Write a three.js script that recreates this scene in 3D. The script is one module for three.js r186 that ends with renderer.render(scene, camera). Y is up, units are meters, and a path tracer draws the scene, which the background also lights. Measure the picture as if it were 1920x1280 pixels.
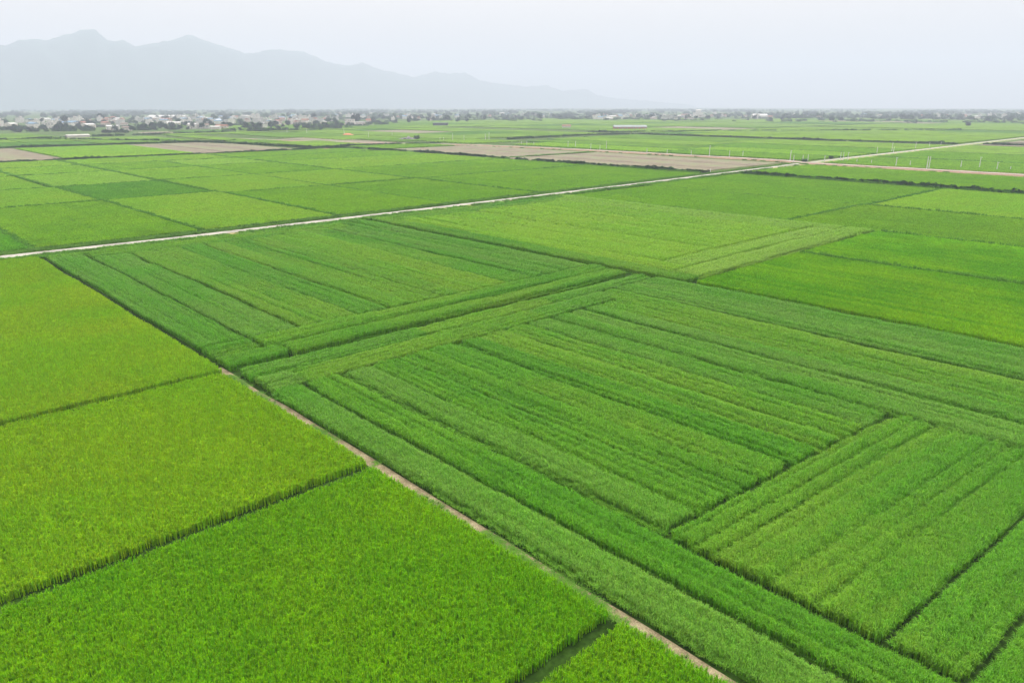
import * as THREE from 'three';
import { mergeGeometries } from 'three/addons/utils/BufferGeometryUtils.js';

// ---------------------------------------------------------------- camera, sky, sun, exposure
// The world is laid out along the field grid: +x runs along the concrete road, -z runs away across the plots.
const scene = new THREE.Scene();
const camera = new THREE.PerspectiveCamera(49.92, 1024 / 682, 0.5, 30000);
const EYE = new THREE.Vector3(0, 32, 0);
camera.position.copy(EYE);
const PITCH = THREE.MathUtils.degToRad(17.86);
const HEAD = new THREE.Vector3(0.684125, 0, -0.729364);
camera.lookAt(HEAD.x * Math.cos(PITCH), 32 - Math.sin(PITCH), HEAD.z * Math.cos(PITCH));
camera.updateMatrixWorld(true);

const renderer = new THREE.WebGLRenderer({ antialias: true });
renderer.toneMapping = THREE.LinearToneMapping;
renderer.toneMappingExposure = 1.64;
renderer.shadowMap.enabled = true;

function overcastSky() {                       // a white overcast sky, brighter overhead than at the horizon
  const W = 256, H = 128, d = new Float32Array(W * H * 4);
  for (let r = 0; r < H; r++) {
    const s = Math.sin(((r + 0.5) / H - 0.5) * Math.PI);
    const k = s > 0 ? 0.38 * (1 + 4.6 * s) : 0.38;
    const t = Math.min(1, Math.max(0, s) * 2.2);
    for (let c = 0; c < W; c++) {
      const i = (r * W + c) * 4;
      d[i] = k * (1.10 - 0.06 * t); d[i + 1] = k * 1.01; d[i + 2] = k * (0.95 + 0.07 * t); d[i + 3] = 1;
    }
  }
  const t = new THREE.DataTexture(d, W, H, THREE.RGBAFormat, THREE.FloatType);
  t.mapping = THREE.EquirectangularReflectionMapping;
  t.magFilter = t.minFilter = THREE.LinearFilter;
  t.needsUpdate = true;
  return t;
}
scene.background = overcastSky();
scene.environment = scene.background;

const sun = new THREE.DirectionalLight(new THREE.Color(1.0, 0.965, 0.9), 1.5);
sun.position.set(420, 620, -60);
sun.castShadow = true;
sun.shadow.radius = 24;
Object.assign(sun.shadow.camera, { left: -400, right: 400, top: 400, bottom: -400, near: 1, far: 2500 });
sun.shadow.mapSize.set(4096, 4096);
scene.add(sun, sun.target);
scene.fog = new THREE.FogExp2(new THREE.Color(0.80, 0.90, 1.0), 0.00026);

// ---------------------------------------------------------------- helpers
function rng(seed) { let a = seed >>> 0; return () => { a = (a + 0x6d2b79f5) | 0; let t = Math.imul(a ^ (a >>> 15), 1 | a); t = (t + Math.imul(t ^ (t >>> 7), 61 | t)) ^ t; return ((t ^ (t >>> 14)) >>> 0) / 4294967296; }; }
const hash = (x, y) => { let h = Math.imul(x | 0, 374761393) + Math.imul(y | 0, 668265263); h = Math.imul(h ^ (h >>> 13), 1274126177); return ((h ^ (h >>> 16)) >>> 0) / 4294967296; };
const sm = (t) => t * t * (3 - 2 * t), mix = (a, b, t) => a + (b - a) * t, clamp = THREE.MathUtils.clamp;
function noise2(x, y, s = 0) {                // -1 .. 1
  const ix = Math.floor(x), iy = Math.floor(y), fx = sm(x - ix), fy = sm(y - iy), o = s * 7919;
  return mix(mix(hash(ix + o, iy), hash(ix + 1 + o, iy), fx), mix(hash(ix + o, iy + 1), hash(ix + 1 + o, iy + 1), fx), fy) * 2 - 1;
}
const fbm = (x, y, s = 0) => noise2(x, y, s) * 0.55 + noise2(x * 2.1, y * 2.1, s + 1) * 0.28 + noise2(x * 4.3, y * 4.3, s + 2) * 0.17;
const lin = (r, g, b) => new THREE.Color().setRGB(r, g, b);
const taken = new Map();
function numbered(n) { const k = taken.get(n) ?? 0; taken.set(n, k + 1); return k ? n + '_' + String(k).padStart(3, '0') : n; }
function mesh(name, geo, mat, parent = scene) {
  const m = new THREE.Mesh(geo, mat); m.name = parent === scene ? numbered(name) : name;
  m.castShadow = m.receiveShadow = true; parent.add(m); return m;
}
function group(name, x = 0, y = 0, z = 0, turn = 0) { const g = new THREE.Group(); g.name = numbered(name); g.position.set(x, y, z); g.rotation.y = turn; scene.add(g); return g; }
function tag(o, label, category, grp, kind) { o.userData = { label, category }; if (grp) o.userData.group = grp; if (kind) o.userData.kind = kind; return o; }
function box(w, h, d, x = 0, y = 0, z = 0, turn = 0) { const g = new THREE.BoxGeometry(w, h, d); if (turn) g.rotateY(turn); g.translate(x, y, z); return g; }
function boxUV(x0, x1, y0, y1, z0, z1) {       // a block with uv in metres (x, z) on every face
  const g = new THREE.BoxGeometry(x1 - x0, y1 - y0, z1 - z0); g.translate((x0 + x1) / 2, (y0 + y1) / 2, (z0 + z1) / 2);
  const p = g.attributes.position, uv = g.attributes.uv;
  for (let i = 0; i < p.count; i++) uv.setXY(i, p.getX(i) + p.getY(i) * 0.7, p.getZ(i) + p.getY(i) * 0.7);
  return g;
}
const RIGHT = new THREE.Vector3(-HEAD.z, 0, HEAD.x);
function inView(x, z, m = 14) {                // within the picture's wedge of ground plus a margin in metres
  const f = x * HEAD.x + z * HEAD.z, s = x * RIGHT.x + z * RIGHT.z;
  const depth = f * Math.cos(PITCH) + 32 * Math.sin(PITCH);
  return f > 20 - m && Math.abs(s) < depth * 0.70 + m;
}
function dataTex(n, f, metres, srgb = true) {
  const d = new Uint8Array(n * n * 4);
  for (let y = 0; y < n; y++) for (let x = 0; x < n; x++) { const c = f(x / n, y / n), i = (y * n + x) * 4; d[i] = clamp(c[0], 0, 255); d[i + 1] = clamp(c[1], 0, 255); d[i + 2] = clamp(c[2], 0, 255); d[i + 3] = 255; }
  const t = new THREE.DataTexture(d, n, n, THREE.RGBAFormat);
  t.wrapS = t.wrapT = THREE.RepeatWrapping; t.magFilter = THREE.LinearFilter; t.minFilter = THREE.LinearMipmapLinearFilter; t.generateMipmaps = true;
  t.repeat.set(1 / metres, 1 / metres); if (srgb) t.colorSpace = THREE.SRGBColorSpace; t.needsUpdate = true; return t;
}
function tnoise(u, v, k, s) {                  // tileable value noise, k cells to the tile, -1 .. 1
  const x = u * k, y = v * k, ix = Math.floor(x), iy = Math.floor(y), fx = sm(x - ix), fy = sm(y - iy), w = (a) => ((a % k) + k) % k, o = s * 131;
  return mix(mix(hash(w(ix) + o, w(iy)), hash(w(ix + 1) + o, w(iy)), fx), mix(hash(w(ix) + o, w(iy + 1)), hash(w(ix + 1) + o, w(iy + 1)), fx), fy) * 2 - 1;
}
const tf = (u, v, k, s) => tnoise(u, v, k, s) * 0.5 + tnoise(u, v, k * 2, s + 1) * 0.25 + tnoise(u, v, k * 4, s + 2) * 0.15 + tnoise(u, v, k * 8, s + 3) * 0.1;
const grey = (v) => [v, v, v];

// ---------------------------------------------------------------- materials
const std = (o) => new THREE.MeshStandardMaterial({ roughness: 0.9, metalness: 0, ...o });
const soilTex = dataTex(512, (u, v) => { const n = tf(u, v, 8, 3), f = tf(u, v, 48, 9); const g = clamp(n * 1.6 + 0.6, 0, 1); return [mix(78, 50, g) + f * 26, mix(84, 84, g) + f * 30, mix(40, 18, g) + f * 14]; }, 23);
const pathTex = dataTex(512, (u, v) => { const n = tf(u, v, 6, 21), f = tf(u, v, 64, 27), c = tnoise(u, v, 90, 5); return [186 + n * 44 + f * 50 + c * 14, 160 + n * 42 + f * 46 + c * 14, 124 + n * 40 + f * 38 + c * 12]; }, 5.5);
const concreteTex = dataTex(512, (u, v) => { const n = tf(u, v, 6, 41), f = tf(u, v, 60, 47); const s = 214 + n * 34 + f * 34; return [s, s - 3, s - 12]; }, 14);
const stubbleTex = dataTex(512, (u, v) => { const n = tf(u, v, 5, 61), f = tf(u, v, 70, 67), r = tnoise(u, v * 0.999, 64, 3) * 6 + Math.sin(v * Math.PI * 2 * 24) * 7; const g = clamp(n * 1.8, 0, 1); return [188 + n * 44 + f * 34 + r - g * 38, 168 + n * 40 + f * 34 + r, 140 + n * 38 + f * 30 + r - g * 36]; }, 34);
const earthTex = dataTex(512, (u, v) => { const n = tf(u, v, 7, 81), f = tf(u, v, 60, 87); return [192 + n * 40 + f * 50, 160 + n * 36 + f * 44, 130 + n * 34 + f * 40]; }, 9);
const shadeMudTex = dataTex(512, (u, v) => { const n = tf(u, v, 9, 161), f = tf(u, v, 50, 167); return [38 + n * 16 + f * 16, 60 + n * 22 + f * 20, 16 + n * 10 + f * 8]; }, 13);  // paddy soil, darkened so its colour carries the shade of the gaps
const bankTex = dataTex(512, (u, v) => { const n = tf(u, v, 7, 181), f = tf(u, v, 60, 187), g = clamp(n * 2.4 + 0.55, 0, 1); return [mix(150, 88, g) + f * 40, mix(132, 124, g) + f * 40, mix(98, 50, g) + f * 30]; }, 11);
const cropTex = dataTex(512, (u, v) => { const n = tf(u, v, 6, 101), f = tnoise(u, v, 128, 107), r = tnoise(u, 0.5, 90, 7); return grey(205 + n * 44 + f * 20 + r * 16); }, 60);
const M = {
  soil: new THREE.MeshPhysicalMaterial({ map: soilTex, roughness: 0.95, specularIntensity: 0.15 }),
  shadeMud: new THREE.MeshPhysicalMaterial({ map: shadeMudTex, roughness: 0.95, specularIntensity: 0.06 }),
  path: std({ map: pathTex, color: lin(0.40, 0.45, 0.41), roughness: 0.95, bumpMap: pathTex, bumpScale: 0.05 }),
  concrete: std({ map: concreteTex, color: lin(0.43, 0.41, 0.37), roughness: 0.85 }),
  stubble: std({ map: stubbleTex, color: lin(0.285, 0.285, 0.235) }),
  earth: std({ map: earthTex, color: lin(0.38, 0.33, 0.27), bumpMap: earthTex, bumpScale: 0.15 }),
  blade: new THREE.MeshPhysicalMaterial({ vertexColors: true, roughness: 0.6, specularIntensity: 0.08, side: THREE.DoubleSide }),
  bank: new THREE.MeshPhysicalMaterial({ map: bankTex, roughness: 0.95, specularIntensity: 0.15 }),
  glossy: new THREE.MeshPhysicalMaterial({ vertexColors: true, roughness: 0.42, specularIntensity: 0.24, side: THREE.DoubleSide }),
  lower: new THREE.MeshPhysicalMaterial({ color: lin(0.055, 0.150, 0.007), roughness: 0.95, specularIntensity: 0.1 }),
  leaf: new THREE.MeshPhysicalMaterial({ vertexColors: true, roughness: 0.75, specularIntensity: 0.12, side: THREE.DoubleSide }),
  bark: std({ color: lin(0.09, 0.07, 0.05) }),
  pole: std({ color: lin(0.52, 0.51, 0.49), roughness: 0.85 }),
  metal: std({ color: lin(0.25, 0.25, 0.26), roughness: 0.5, metalness: 0.4 }),
  ceramic: std({ color: lin(0.75, 0.74, 0.72), roughness: 0.3 }),
};

// ---------------------------------------------------------------- crop plants
// A patch is a square metre or so of rice: blades that rise, arch and taper. Height 1 is scaled to the crop's height.
function patch(seed, size, side, per, width, arch, heads) {
  const R = rng(seed), P = [], C = [], I = [], cellSize = size / side;
  for (let q = 0; q < side * side; q++) {
    const hx = ((q % side) + 0.5 + (R() - 0.5) * 0.7) * cellSize - size / 2, hz = (Math.floor(q / side) + 0.5 + (R() - 0.5) * 0.7) * cellSize - size / 2, th = 0.78 + R() * 0.32, tt = 0.76 + R() * 0.46, ty = (R() - 0.5) * 0.22;
    for (let k = 0; k < per; k++) {
      const gx = hx + (R() - 0.5) * cellSize * 0.35, gz = hz + (R() - 0.5) * cellSize * 0.35, yaw = R() * 6.2832, h = th * (0.82 + R() * 0.26);
      const dx = Math.cos(yaw), dz = Math.sin(yaw), a = arch * (0.35 + R() * 1.1), w = width * (0.7 + R() * 0.6), px = -dz * w / 2, pz = dx * w / 2;
      const head = R() < heads, t = tt * (0.88 + R() * 0.24), y = ty + (R() - 0.5) * 0.14;
      const col = head ? [1.55, 1.15, 1.6] : [t + y, t, t - y * 0.5];
      const b0 = P.length / 3, seg = [[0.06, 0.01, 1], [0.62, 0.16, 1], [0.90, 0.5, 0.72], [1.0 - 0.14 * a / arch, 1, 0]];
      seg.forEach(([y01, off, ww], i) => {
        const x = gx + dx * off * a, z = gz + dz * off * a, yy = h * y01;
        if (i < 3) { P.push(x - px * ww, yy, z - pz * ww, x + px * ww, yy, z + pz * ww); C.push(...col, ...col); } else { P.push(x, yy, z); C.push(...col); }
      });
      I.push(b0, b0 + 1, b0 + 2, b0 + 2, b0 + 1, b0 + 3, b0 + 2, b0 + 3, b0 + 4, b0 + 4, b0 + 3, b0 + 5, b0 + 4, b0 + 5, b0 + 6);
    }
  }
  const g = new THREE.BufferGeometry();
  g.setAttribute('position', new THREE.Float32BufferAttribute(P, 3)); g.setAttribute('color', new THREE.Float32BufferAttribute(C, 3)); g.setIndex(I);
  g.computeVertexNormals(); return g;
}
const SPACING = [0.46, 0.92, 2.3], REACH = [200, 420, 760];
const PATCH = {
  rice: [[0, 1, 2, 3].map((k) => patch(11 + k, 0.54, 3, 11, 0.028, 0.15, 0.08)), [0, 1, 2].map((k) => patch(21 + k, 1.1, 4, 8, 0.05, 0.2, 0.07)), [0, 1].map((k) => patch(31 + k, 2.6, 6, 6, 0.13, 0.34, 0.06))],
  leafy: [[0, 1, 2, 3].map((k) => patch(41 + k, 0.46, 3, 9, 0.028, 0.30, 0.03)), [0, 1, 2].map((k) => patch(51 + k, 1.1, 4, 8, 0.055, 0.36, 0.03)), [0, 1].map((k) => patch(61 + k, 2.6, 6, 6, 0.14, 0.45, 0.03))],
  weed: [[0, 1].map((k) => patch(71 + k, 0.6, 2, 12, 0.03, 0.4, 0.02)), [0, 1].map((k) => patch(81 + k, 1.1, 3, 8, 0.06, 0.5, 0.02)), [0, 1].map((k) => patch(91 + k, 2.4, 4, 7, 0.16, 0.7, 0.02))],
};
let copiesMade = 0;
const mtx = new THREE.Matrix4(), qt = new THREE.Quaternion(), UPV = new THREE.Vector3(0, 1, 0), pos = new THREE.Vector3(), scl = new THREE.Vector3();
class Sown {                                   // collects plants, then becomes one InstancedMesh per patch geometry
  constructor() { this.lists = new Map(); }
  put(geo, x, y, z, turn, sx, sy, c) { let l = this.lists.get(geo); if (!l) this.lists.set(geo, (l = [])); l.push([x, y, z, turn, sx, sy, c]); }
  build(name, mat, parent) {
    const out = [];
    for (const [geo, l] of this.lists) {
      const m = new THREE.InstancedMesh(geo, mat, l.length); m.name = name; m.castShadow = m.receiveShadow = true;
      l.forEach(([x, y, z, turn, sx, sy, c], i) => { m.setMatrixAt(i, mtx.compose(pos.set(x, y, z), qt.setFromAxisAngle(UPV, turn), scl.set(sx, sy, sx))); m.setColorAt(i, c); });
      parent.add(m); copiesMade += l.length; out.push(m);
    }
    return out;
  }
}
// the tones of the crop: [base, other]
const TONE = {
  yellow: [lin(0.270, 0.455, 0.008), lin(0.190, 0.405, 0.006)],
  lime: [lin(0.245, 0.430, 0.018), lin(0.195, 0.400, 0.014)],
  warm: [lin(0.190, 0.365, 0.014), lin(0.140, 0.335, 0.012)],
  gold: [lin(0.225, 0.395, 0.016), lin(0.180, 0.370, 0.014)],
  fresh: [lin(0.240, 0.440, 0.005), lin(0.165, 0.385, 0.004)],
  grass: [lin(0.185, 0.415, 0.002), lin(0.115, 0.345, 0.002)],
  vivid: [lin(0.120, 0.370, 0.001), lin(0.205, 0.430, 0.001)],
  green: [lin(0.140, 0.325, 0.006), lin(0.170, 0.345, 0.006)],
  deep: [lin(0.090, 0.265, 0.010), lin(0.110, 0.285, 0.008)],
  mid: [lin(0.165, 0.345, 0.016), lin(0.098, 0.295, 0.010)],
  stem: [lin(0.085, 0.285, 0.006), lin(0.125, 0.315, 0.012)],
  blue: [lin(0.140, 0.318, 0.026), lin(0.095, 0.290, 0.010)],  // paler bluish base colours in the sky sheen on arching leaves
  pale: [lin(0.240, 0.420, 0.040), lin(0.205, 0.395, 0.024)],
  weed: [lin(0.060, 0.190, 0.008), lin(0.090, 0.230, 0.012)],
  verge: [lin(0.100, 0.220, 0.022), lin(0.070, 0.165, 0.016)],
};
const wob = (s, line, k) => k * (noise2(s / 11, line * 0.37, 5) * 0.34 + noise2(s / 3.1, line * 0.71, 6) * 0.16);
// Sows the rectangle x0..x1, near..far (metres along -z). rows: 'z' rows run away across the plots, 'x' along the road.
function sow(sown, x0, x1, n0, n1, o) {
  const { h = 0.85, tone = 'green', kind = 'rice', rows = 'z', wobble = 0, streak = 0.1, seed = 1, hvar = 0.08, skew = 0, dips = 0, pitch = 1.15 } = o;
  const along = rows === 'z' ? [n0, n1] : [x0, x1], across = rows === 'z' ? [x0, x1] : [n0, n1], R = rng(seed * 977 + 13);
  const La = along[1] - along[0], Lc = across[1] - across[0], na = Math.max(1, Math.round(La / 4.6)), nc = Math.max(1, Math.round(Lc / 4.6));
  const cut = wobble ? [0.17, 0.28, 0.45] : [0, 0, 0], lo = o.softLo ? 0.3 : 1, hi = o.softHi ? 0.3 : 1, [A, B] = TONE[tone], col = new THREE.Color();
  for (let i = 0; i < na; i++) for (let j = 0; j < nc; j++) {
    const ca = along[0] + (i + 0.5) * La / na, cc = across[0] + (j + 0.5) * Lc / nc, X = rows === 'z' ? cc : ca, Z = -(rows === 'z' ? ca : cc);
    if (!inView(X, Z)) continue;
    const d = Math.hypot(X, Z) * (1 + (hash(i, j) - 0.5) * 0.16), lod = d < REACH[0] ? 0 : d < REACH[1] ? 1 : d < REACH[2] ? 2 : -1;
    if (lod < 0) continue;
    const sp = SPACING[lod] * (lod === 0 && kind === 'leafy' ? 0.84 : 1), ma = Math.max(1, Math.round(La / na / sp)), mc = Math.max(1, Math.round(Lc / nc / sp / (dips && lod < 2 ? 1.12 : 1) * (dips && lod === 1 ? 1.5 : dips ? 1.12 : 1))), geos = PATCH[kind][lod];
    for (let a = 0; a < ma; a++) for (let c = 0; c < mc; c++) {
      const s = along[0] + (i + (a + 0.5 + (R() - 0.5) * 0.5) / ma) * La / na, t = (j + (c + 0.5 + (R() - 0.5) * 0.35) / mc) / nc;
      const q = mix(across[0] + cut[lod] * lo + wob(s, across[0], wobble), across[1] - cut[lod] * hi + wob(s, across[1], wobble), t);
      const x = rows === 'z' ? q : s, z = -(rows === 'z' ? s : q + skew * (s - x0)), rim = Math.min(t, 1 - t) * Lc;
      const row = noise2(q * 1.25, s * 0.025, seed) * 0.75 + noise2(q * 0.42, s * 0.012, seed + 3) * 0.5, spot = fbm(x / 9, z / 9, seed + 7), fine = noise2(x / 1.3, z / 1.3, seed + 11);
      const ph = q / pitch + noise2(q * 0.11, s * 0.008, seed + 17) * 0.5, rowNo = Math.floor(ph), between = Math.abs(ph - rowNo - 0.5) * 2;   // 1 halfway between two planted rows
      const dip = dips ? dips * sm(clamp((between - 0.45) / 0.5, 0, 1)) * clamp(hash(Math.round(ph), seed * 13) * 1.6 - 0.2 + noise2(ph * 0.5, s * 0.03, seed + 19) * 0.4, 0, 1) : 0;
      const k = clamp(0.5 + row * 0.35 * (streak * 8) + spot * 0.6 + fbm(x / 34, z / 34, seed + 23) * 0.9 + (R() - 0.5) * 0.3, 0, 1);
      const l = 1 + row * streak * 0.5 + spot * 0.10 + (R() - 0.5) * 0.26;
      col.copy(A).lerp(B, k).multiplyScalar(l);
      const hh = h * (1 + row * hvar + spot * hvar * 0.7 + fine * 0.07 + (R() - 0.5) * 0.1 - (wobble && (t < 0.5 ? lo : hi) ? 0.16 * Math.exp(-rim * rim * 2.2) : 0) - dip);
      sown.put(geos[(R() * geos.length) | 0], x, 0, z, R() * 6.2832, 1, hh, col.clone());
    }
  }
}
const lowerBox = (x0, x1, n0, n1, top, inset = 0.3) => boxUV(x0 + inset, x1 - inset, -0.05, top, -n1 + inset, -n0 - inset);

// ---------------------------------------------------------------- ground
{
  const g = new THREE.PlaneGeometry(11500, 10400, 1, 1); g.rotateX(-Math.PI / 2); g.translate(3000, 0, -3200);
  const p = g.attributes.position, uv = g.attributes.uv; for (let i = 0; i < p.count; i++) uv.setXY(i, p.getX(i), p.getZ(i));
  const m = mesh('ground', g, M.soil); m.userData = { kind: 'structure', label: 'damp soil and low weeds between the rice plots', category: 'ground' };
}
{
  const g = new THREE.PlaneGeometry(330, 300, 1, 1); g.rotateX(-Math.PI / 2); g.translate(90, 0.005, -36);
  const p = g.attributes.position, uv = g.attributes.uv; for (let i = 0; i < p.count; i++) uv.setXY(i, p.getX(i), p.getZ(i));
  mesh('shade_dark_soil', g, M.shadeMud).userData = { kind: 'structure', label: 'paddy soil under the near crop, darkened to paint shade in the gaps', category: 'soil' };  // near-black sheet paints deep shade into the furrows between plots
}
// A ribbon of ground along a line of [x, z] points: flat top, sloping sides.
function ribbon(pts, width, top, slope = 0.5, wav = 0) {
  const P = [], UV = [], I = []; let run = 0; const fine = [];
  for (let i = 0; i < pts.length - 1; i++) { const [ax, az] = pts[i], [bx, bz] = pts[i + 1], L = Math.hypot(bx - ax, bz - az), n = Math.max(1, Math.round(L / 2.5)); for (let k = 0; k < n; k++) fine.push([mix(ax, bx, k / n), mix(az, bz, k / n)]); }
  fine.push(pts[pts.length - 1]);
  fine.forEach(([x, z], i) => {
    const a = fine[Math.max(0, i - 1)], b = fine[Math.min(fine.length - 1, i + 1)], L = Math.hypot(b[0] - a[0], b[1] - a[1]) || 1, nx = -(b[1] - a[1]) / L, nz = (b[0] - a[0]) / L;
    if (i) run += Math.hypot(x - fine[i - 1][0], z - fine[i - 1][1]);
    const w0 = width / 2 + noise2(i * 0.35, 1, 31) * wav, w1 = width / 2 + noise2(i * 0.35, 9, 32) * wav;
    [[-w0 - slope, -0.05], [-w0, top], [w1, top], [w1 + slope, -0.05]].forEach(([o, y]) => { P.push(x + nx * o, y, z + nz * o); UV.push(run, o); });
  });
  for (let i = 0; i < fine.length - 1; i++) for (let k = 0; k < 3; k++) { const a = i * 4 + k; I.push(a, a + 1, a + 4, a + 1, a + 5, a + 4); }
  const g = new THREE.BufferGeometry(); g.setAttribute('position', new THREE.Float32BufferAttribute(P, 3)); g.setAttribute('uv', new THREE.Float32BufferAttribute(UV, 2)); g.setIndex(I); g.computeVertexNormals(); return g;
}
// ---------------------------------------------------------------- mountains
{
  const ridge = [[-96, -3999, 264], [35, -4000, 225], [201, -3995, 300], [322, -3987, 267], [497, -3969, 304], [594, -3956, 255], [707, -3937, 276], [725, -3934, 272], [777, -3924, 298], [835, -3912, 302], [883, -3901, 300], [914, -3894, 314], [976, -3879, 334], [1009, -3871, 351], [1065, -3856, 354], [1104, -3845, 313], [1134, -3836, 308], [1166, -3826, 315], [1210, -3812, 290], [1290, -3786, 304], [1404, -3829, 331], [1453, -3852, 351], [1500, -3876, 356], [1626, -3937, 327], [1759, -3994, 308], [1827, -4021, 294], [1898, -4045, 301], [1990, -4073, 325], [2082, -4099, 328], [2138, -4115, 323], [2233, -4138, 325], [2387, -4172, 283], [2506, -4192, 264], [2567, -4201, 266], [2671, -4213, 286], [2795, -4225, 249], [2944, -4234, 231], [3073, -4238, 211], [3162, -4237, 227], [3251, -4235, 250], [3362, -4231, 239], [3507, -4220, 249], [3634, -4208, 202], [3795, -4187, 180], [3934, -4165, 171], [4027, -4148, 164], [4214, -4108, 174], [4355, -4074, 137], [4565, -4015, 151], [4660, -3986, 108], [4848, -3922, 81], [5035, -3852, 69], [5180, -3790, 58], [5330, -3730, 46], [5500, -3650, 30], [5560, -3620, 4]];
  for (const p of ridge) { p[0] *= 1.62; p[1] *= 1.62; p[2] = 32 + (p[2] - 32) * 1.62; }
  const cols = []; for (let i = 0; i < ridge.length - 1; i++) { const n = Math.max(1, Math.round(Math.hypot(ridge[i + 1][0] - ridge[i][0], ridge[i + 1][1] - ridge[i][1]) / 22)); for (let k = 0; k < n; k++) cols.push(ridge[i].map((a, j) => mix(a, ridge[i + 1][j], k / n))); }
  const T = [-1, -0.8, -0.62, -0.48, -0.36, -0.26, -0.17, -0.1, -0.045, 0, 0.06, 0.16, 0.32, 0.6, 1], P = [], I = [], UV = [];
  cols.forEach(([x, z, h], i) => {
    const L = Math.hypot(x, z), fx = x / L, fz = z / L, hh = h + noise2(i * 0.55, 2, 71) * 5;
    T.forEach((t) => {
      const d = t * (t < 0 ? 650 : 700), a = Math.abs(t), spur = noise2(i * 0.09 + t * 1.3, t * 3, 73) * 0.22 + noise2(i * 0.25 + t * 2, t * 6, 74) * 0.08;
      const y = hh * Math.pow(1 - a, 1.45) * (1 + spur * Math.sin(Math.PI * Math.min(1, a * 1.6)) * 0.9) - (a === 1 ? 8 : 0);
      P.push(x + fx * d, y, z + fz * d); UV.push(x + d, z + y);
    });
  });
  const k = T.length; for (let i = 0; i < cols.length - 1; i++) for (let j = 0; j < k - 1; j++) { const a = i * k + j; I.push(a, a + k, a + 1, a + 1, a + k, a + k + 1); }
  const g = new THREE.BufferGeometry(); g.setAttribute('position', new THREE.Float32BufferAttribute(P, 3)); g.setAttribute('uv', new THREE.Float32BufferAttribute(UV, 2)); g.setIndex(I); g.computeVertexNormals();
  const t = dataTex(256, (u, v) => { const n = tf(u, v, 6, 201); return [60 + n * 8, 84 + n * 9, 72 + n * 8]; }, 700);
  tag(mesh('mountains', g, std({ map: t, side: THREE.DoubleSide })), 'hazy blue mountain range with two rounded peaks behind the town', 'mountains', null, 'structure');
}

// ---------------------------------------------------------------- roads and paths
const roadLine = [[-70, -196], [-20, -193.6], [26.7, -191.6], [61.5, -190.2], [127.5, -191], [189.3, -191.9], [250, -193.4], [308, -195.6], [360, -197.6], [418, -200], [490, -201.5], [575, -202.5], [700, -205], [900, -208], [1200, -212], [1700, -218]];
const laneLine = [[418, 260], [420, 40], [421, -60], [421.5, -146], [420, -190], [422, -208], [428, -216], [427.5, -270], [427, -324], [424, -380], [421, -424], [412, -480], [392, -525], [372, -560], [352, -620], [330, -690], [300, -790]];
const S = (o, label, category) => tag(o, label, category, null, 'structure');
S(mesh('road_bank', ribbon(roadLine, 5.2, 0.42, 2.6, 0.3), M.bank), 'low earth bank that carries the long concrete farm road', 'bank');
S(mesh('concrete_road', ribbon(roadLine, 3.3, 0.47, 0.12, 0.06), M.concrete), 'pale concrete farm road crossing the whole plain', 'road');
S(mesh('lane_bank', ribbon(laneLine, 9, 0.55, 3.2, 1.2), M.earth), 'pinkish raw earth bank under the pole-lined lane', 'bank');
S(mesh('farm_lane', ribbon(laneLine, 3.2, 0.6, 0.12, 0.1), M.concrete), 'pale farm lane lined with concrete poles', 'road');
S(mesh('footpath', ribbon([[32.6, 20], [32.7, -20], [32.75, -52], [32.75, -86], [32.78, -90]], 0.85, 0.07, 0.3, 0.24), M.path), 'narrow sandy footpath between the near rice plots', 'footpath');
S(mesh('canal_track', ribbon([[328, 120], [328.6, -60], [329, -140], [328, -190]], 2.6, 0.12, 0.8, 0.5), M.earth), 'bare earth track along the foot of the canal hedge', 'track');
S(mesh('canal_track', ribbon([[319, -203], [316, -300], [317, -420], [308, -500], [296, -530]], 2.4, 0.12, 0.8, 0.5), M.earth), 'worn earth track between green plots and the brown fields', 'track');

// ---------------------------------------------------------------- near plots
let seedNo = 1;
function strips(name, label, hgt, list) {           // a plot cut into strips by furrows: each strip is a part
  const root = group(name); tag(root, label, 'rice plot', 'rice plots near the footpath', 'stuff');
  for (const [x0, x1, n0, n1, o0] of list) {
    // an edge that a neighbour nearly touches is only a shallow furrow
    const beside = (e, k) => list.some((q) => q[4].rows === o0.rows && Math.abs(q[k] - e) < 0.26), o = { ...o0, softLo: o0.rows === 'z' ? beside(x0, 1) : beside(n0, 3), softHi: o0.rows === 'z' ? beside(x1, 0) : beside(n1, 2) };
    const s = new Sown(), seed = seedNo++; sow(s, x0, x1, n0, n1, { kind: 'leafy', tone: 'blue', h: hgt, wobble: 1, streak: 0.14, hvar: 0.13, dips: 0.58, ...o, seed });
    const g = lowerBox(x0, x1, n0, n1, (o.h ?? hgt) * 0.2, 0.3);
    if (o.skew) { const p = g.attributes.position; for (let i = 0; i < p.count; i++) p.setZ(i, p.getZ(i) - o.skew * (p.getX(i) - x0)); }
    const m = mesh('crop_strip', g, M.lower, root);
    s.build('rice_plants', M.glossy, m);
  }
}
function plot(label, x0, x1, n0, n1, o = {}) {
  const root = group('rice_plot'); tag(root, label, 'rice plot', o.group ?? 'rice plots across the plain', 'stuff');
  const s = new Sown(), seed = seedNo++, h = o.h ?? 0.8; sow(s, x0, x1, n0, n1, { ...o, h, seed });
  const far = Math.hypot((x0 + x1) / 2, (n0 + n1) / 2) > 640;
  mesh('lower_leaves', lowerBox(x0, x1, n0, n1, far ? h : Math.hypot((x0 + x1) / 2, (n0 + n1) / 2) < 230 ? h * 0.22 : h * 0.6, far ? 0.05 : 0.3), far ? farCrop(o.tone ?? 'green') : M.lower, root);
  s.build('rice_plants', M.blade, root);
}
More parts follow.
